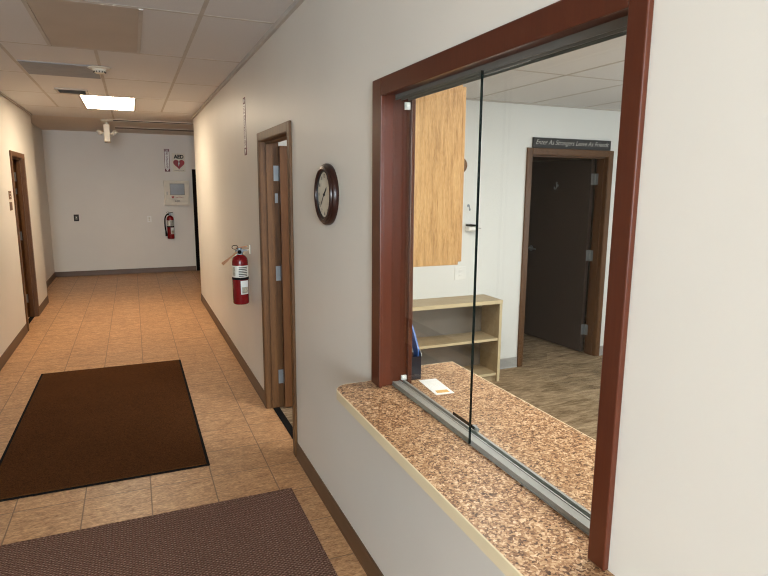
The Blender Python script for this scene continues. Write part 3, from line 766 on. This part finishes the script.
# ------------------------------------------------------------------ fire extinguishers
def extinguisher(label, cx, cy, z0, R, zs, view, wall, hose):
    """view: unit vector towards which the labels face; wall: unit vector towards the wall"""
    t = thing('fire_extinguisher', (cx, cy, z0), label, 'fire extinguisher', 'red fire extinguishers on the hall walls')
    bm = bmesh.new(); H0 = zs-z0
    lathe(bm, (cx, cy, z0), (0, 0, 1), [(0, 0.006), (R*0.8, 0.006), (R*0.86, 0), (R*0.97, 0.006), (R, 0.018), (R, H0-0.01), (R*0.985, H0+0.01), (R*0.9, H0+0.034), (R*0.7, H0+0.052), (R*0.42, H0+0.062), (R*0.36, H0+0.066), (0, H0+0.066)], 40)
    body = obj('cylinder_body', bm, 'red', t, smooth=True)
    va = math.atan2(view[1], view[0])
    def band(name, a0, a1, za, zb, mat, k=1.012):
        bm = bmesh.new(); seg = max(4, int(abs(a1-a0)/0.15)); L = []
        for i in range(seg+1):
            a = va+a0+(a1-a0)*i/seg; c, s = math.cos(a), math.sin(a)
            L.append([bm.verts.new((cx+c*R*q, cy+s*R*q, z)) for q, z in ((1.001, za), (k, za), (k, zb), (1.001, zb))])
        for A, B in zip(L, L[1:]):
            for j in range(4): bm.faces.new((A[j], A[(j+1) % 4], B[(j+1) % 4], B[j]))
        bm.faces.new(L[0]); bm.faces.new(L[-1])
        return obj(name, bm, mat, body, smooth=True)
    h = zs-z0
    lb = band('instruction_label', -1.75, 1.45, z0+h*0.655, z0+h*0.93, 'label')
    for i, zf in enumerate((0.89, 0.85, 0.81, 0.77, 0.73, 0.69)):
        band('label_print', -0.2, 0.95, z0+h*zf-0.005, z0+h*zf+0.003, 'dark_ink', 1.016)
    band('label_symbols', -1.1, -0.65, z0+h*0.69, z0+h*0.90, 'label2', 1.016)
    band('retaining_band', 0, 2*PI-0.001, z0+h*0.595, z0+h*0.648, 'black', 1.03)
    tg = band('inspection_tag', 0.0, 1.1, z0+h*0.25, z0+h*0.575, 'white', 1.02)
    band('tag_print', 0.15, 1.0, z0+h*0.27, z0+h*0.42, 'label2', 1.028)
    # valve head, levers, gauge
    zt = zs+0.064
    bm = bmesh.new(); cyl(bm, (cx, cy, zt), (cx, cy, zt+0.055), 0.020, 18); cyl(bm, (cx, cy, zt), (cx, cy, zt+0.016), 0.027, 18); cyl(bm, Vector((cx, cy, zt+0.026))-Vector((wall[0], wall[1], 0))*0.034, Vector((cx, cy, zt+0.026))+Vector((wall[0], wall[1], 0))*0.03, 0.013, 14)
    vl = obj('valve', bm, 'steel', t, smooth=True)
    wv = Vector((wall[0], wall[1], 0)); sd = Vector((-wv.y, wv.x, 0))
    c0 = Vector((cx, cy, zt+0.04))
    def strap(name, p, q, wd, th, mat):
        bm = bmesh.new(); p, q = Vector(p), Vector(q); d = (q-p).normalized(); s = d.cross(Vector((0, 0, 1))).normalized(); u = s.cross(d)
        A = [bm.verts.new(p+s*a*wd/2+u*b*th/2) for a, b in ((-1, -1), (1, -1), (1, 1), (-1, 1))]
        B = [bm.verts.new(q+s*a*wd/2+u*b*th/2) for a, b in ((-1, -1), (1, -1), (1, 1), (-1, 1))]
        bm.faces.new(A); bm.faces.new(B)
        for i in range(4): bm.faces.new((A[i], A[(i+1) % 4], B[(i+1) % 4], B[i]))
        return obj(name, bm, mat, t, bevel=0.001)
    away = wv if not hose else Vector((1, 0, 0))
    strap('carry_handle', c0-away*0.015, c0+away*0.062+Vector((0, 0, -0.006)), 0.024, 0.009, 'steel')
    strap('squeeze_lever', c0-away*0.03+Vector((0, 0, 0.012)), c0+away*0.062+Vector((0, 0, 0.026)), 0.024, 0.009, 'black' if hose else 'tan')
    bm = bmesh.new(); cyl(bm, Vector((cx, cy, zt+0.022)), Vector((cx, cy, zt+0.022))+Vector((view[0], view[1], 0))*0.032, 0.016, 18); obj('pressure_gauge', bm, 'black', t)
    bm = bmesh.new(); pc = c0-away*0.036+Vector((0, 0, 0.022)); ring = [pc+Vector((view[0], view[1], 0))*0.016+(away*math.cos(a)*0.024+Vector((0, 0, 1))*math.sin(a)*0.016) for a in [2*PI*k/20 for k in range(21)]]
    tube(bm, ring, 0.0028, 6); obj('pull_pin', bm, 'black', t, smooth=True)
    if hose:
        bm = bmesh.new(); tube(bm, spline([(cx-0.015, cy-0.01, zt+0.025), (cx-0.06, cy-0.03, zt+0.02), (cx-R-0.03, cy-0.03, zt-0.06), (cx-R-0.035, cy-0.03, zs-0.13), (cx-R-0.022, cy-0.03, zs-0.24)]), 0.013, 12)
        hs = obj('hose', bm, 'black', t, smooth=True)
        bm = bmesh.new(); cyl(bm, (cx-R-0.022, cy-0.03, zs-0.24), (cx-R-0.016, cy-0.03, zs-0.33), 0.015, 16, 0.022); obj('nozzle', bm, 'black', hs, smooth=True)
    else:
        p = c0-away*0.018+Vector((0, -0.012, -0.016)); q = p-away*0.112+Vector((0, 0, -0.088))
        bm = bmesh.new(); tube(bm, [p, p.lerp(q, 0.5), q], 0.0075, 12); nz = obj('discharge_tube', bm, 'tan', t, smooth=True)
        bm = bmesh.new(); cyl(bm, p.lerp(q, 0.7), q+(q-p)*0.12, 0.009, 16, 0.0135); obj('nozzle', bm, 'tan', nz, smooth=True)
    # wall hanger
    dist = 0.085 if not hose else cy and (FW-cy)
    pw = Vector((cx, cy, zt+0.035))+wv*dist
    bm = bmesh.new()
    A, B = pw-wv*0.010-sd*0.03, pw-wv*0.0008+sd*0.03
    box(bm, min(A.x, B.x), max(A.x, B.x), min(A.y, B.y), max(A.y, B.y), pw.z-0.03, pw.z+0.04)
    tube(bm, [pw-wv*0.003, Vector((cx, cy, zt+0.035))+wv*0.01], 0.005, 8)
    obj('wall_bracket', bm, 'offwhite', t)
extinguisher('red fire extinguisher hanging on the right hall wall beside the open door', -0.0855, 4.86, 0.735, 0.066, 1.085, Vector((-0.15, -1)).normalized(), (1, 0), False)
extinguisher('red fire extinguisher with black hose hanging on the far hall wall', -0.218, FW-0.085, 0.672, 0.066, 1.06, (0, -1), (0, 1), True)

# ------------------------------------------------------------------ on the counter
def counter_things():
    z = 0.915
    t = thing('note_paper', (0.21, 1.97, z), 'white note sheet with orange strip lying on the counter behind glass', 'paper')
    bm = bmesh.new(); P = [(0.160, 1.882), (0.238, 1.876), (0.252, 2.056), (0.174, 2.062)]
    prism(bm, P, 'z', z+0.0004, z+0.0014); obj('sheet', bm, 'paper', t)
    bm = bmesh.new(); prism(bm, [(0.174, 1.897), (0.226, 1.892), (0.228, 1.920), (0.178, 1.925)], 'z', z+0.0016, z+0.002); obj('orange_strip', bm, 'orange', t)
    # slanted file holder standing along the wall, seen past the window frame
    t = thing('file_holder', (0.17, 2.15, z), 'black slanted file holder with blue folder at the counter end', 'file holder')
    prof = [(2.075, z+0.001), (2.24, z+0.001), (2.24, z+0.285), (2.175, z+0.225), (2.125, z+0.165), (2.075, z+0.112)]
    bm = bmesh.new(); prism(bm, prof, 'x', 0.134, 0.137); prism(bm, prof, 'x', 0.188, 0.191)
    box(bm, 0.137, 0.188, 2.075, 2.24, z+0.001, z+0.004); box(bm, 0.137, 0.188, 2.237, 2.24, z+0.004, z+0.26); box(bm, 0.137, 0.188, 2.075, 2.078, z+0.004, z+0.10)
    obj('holder_shell', bm, 'darkblue', t)
    prof2 = [(2.085, z+0.005), (2.235, z+0.005), (2.235, z+0.30), (2.175, z+0.243), (2.12, z+0.178), (2.085, z+0.128)]
    bm = bmesh.new(); prism(bm, prof2, 'x', 0.180, 0.187); obj('folder', bm, 'blue', t)
    bm = bmesh.new(); prism(bm, [(a, b-0.01) for a, b in prof2[2:]]+[(2.085, z+0.02), (2.235, z+0.02)], 'x', 0.142, 0.160); obj('folder', bm, 'darkblue', t)
    boxes('index_tab', 'white', t, (0.191, 0.194, 2.078, 2.088, z+0.098, z+0.112))
counter_things()

# ------------------------------------------------------------------ office furniture
def cabinet():
    x0, y0, y1, z0, z1 = WT+0.0045, 2.25, 3.15, 1.364, 2.142
    t = thing('wall_cabinet', (x0, 2.7, z0), 'light oak wall cabinet hanging in the office beyond the service window', 'cabinet')
    boxes('cabinet_body', 'oak', t, (x0, 0.457, y0, y1, z0, z1), bevel=0.001)
    ym = (y0+y1)/2
    for a, b, hy in ((y0+0.004, ym-0.002, y0+0.02), (ym+0.002, y1-0.004, ym+0.05)):
        d = boxes('cabinet_door', 'oak', t, (0.4585, 0.478, a, b, z0+0.013, z1-0.008), bevel=0.003)
        bm = bmesh.new(); prism(bm, [(0.478+0.020*math.sin(PI*q/12)**0.7, 1.772+0.064*q/12) for q in range(13)], 'y', hy-0.008, hy+0.008)
        obj('door_pull', bm, 'door_wood', d)
cabinet()
def bookshelf():
    x0, x1, y0, y1, zt = 1.05, 2.05, 4.165, OY-0.001, 0.742
    t = thing('bookshelf', ((x0+x1)/2, (y0+y1)/2, 0), 'low empty tan bookshelf against the office back wall', 'bookshelf')
    boxes('top_panel', 'maple', t, (x0, x1, y0-0.006, y1, zt-0.032, zt), bevel=0.003)
    boxes('top_edge', 'maple_edge', t, (x0, x1, y0-0.009, y0-0.006, zt-0.032, zt), bevel=0.001)
    for a in (x0, x1-0.026):
        s = boxes('side_panel', 'maple', t, (a, a+0.026, y0, y1, 0, zt-0.032), bevel=0.001)
        boxes('side_edge', 'maple_edge', s, (a, a+0.026, y0-0.003, y0, 0, zt-0.032))
    boxes('back_panel', 'back_shade', t, (x0+0.026, x1-0.026, y1-0.012, y1-0.004, 0.05, zt-0.032))
    for z in (0.055, 0.375):
        s = boxes('shelf', 'maple', t, (x0+0.026, x1-0.026, y0+0.012, y1-0.012, z, z+0.022))
        boxes('shelf_edge', 'maple_edge', s, (x0+0.026, x1-0.026, y0+0.009, y0+0.012, z, z+0.022))
    boxes('kick_board', 'maple', t, (x0+0.026, x1-0.026, y0+0.03, y0+0.045, 0, 0.055))
bookshelf()
def office_bits():
    # small bracket shelf and hook on the back wall
    x, z = 1.868, 1.36
    t = thing('wall_dispenser', (x, OY, z), 'small white dispenser with black top on the office wall above the bookshelf', 'dispenser')
    bm = bmesh.new(); prism(bm, [(OY-0.075, z-0.02), (OY-0.06, z-0.036), (OY-0.0005, z-0.036), (OY-0.0005, z+0.012), (OY-0.07, z+0.008)], 'x', x-0.042, x+0.042); obj('dispenser_body', bm, 'white', t, bevel=0.004)
    boxes('dispenser_lid', 'black', t, (x-0.04, x+0.04, OY-0.072, OY-0.002, z+0.0125, z+0.026), bevel=0.004)
    bm = bmesh.new(); tube(bm, [(x+0.04, OY-0.006, z-0.008), (x+0.10, OY-0.006, z-0.010), (x+0.12, OY-0.006, z-0.012)], 0.003, 8); obj('cord', bm, 'grey_ink', t)
    t = thing('wall_hook', (1.852, OY, 1.54), 'small metal hook on the office wall above the white dispenser', 'hook')
    bm = bmesh.new(); cyl(bm, (1.852, OY-0.0003, 1.55), (1.852, OY-0.005, 1.55), 0.013, 16); obj('hook_plate', bm, 'steel', t)
    bm = bmesh.new(); tube(bm, spline([(1.852, OY-0.005, 1.55), (1.852, OY-0.022, 1.545), (1.85, OY-0.022, 1.52), (1.848, OY-0.035, 1.51), (1.848, OY-0.045, 1.525)]), 0.004, 8); obj('hook_arm', bm, 'steel', t, smooth=True)
    # lettered board standing on the door casing
    t = thing('lettered_board', (2.965, OY, 2.0705), 'long black board with white handwritten lettering standing on the office door frame', 'sign')
    boxes('board', 'board', t, (2.507, 3.427, OY-0.0165, OY-0.0005, 2.071, 2.163), bevel=0.002)
    text('board_lettering', 'Enter As Strangers Leave As Friends', 'chalk', t, (2.967, OY-0.0165, 2.117), (1, 0, 0), (0, 0, 1), 0.056, width=0.86, shear=0.35, offset=0.0)
office_bits()
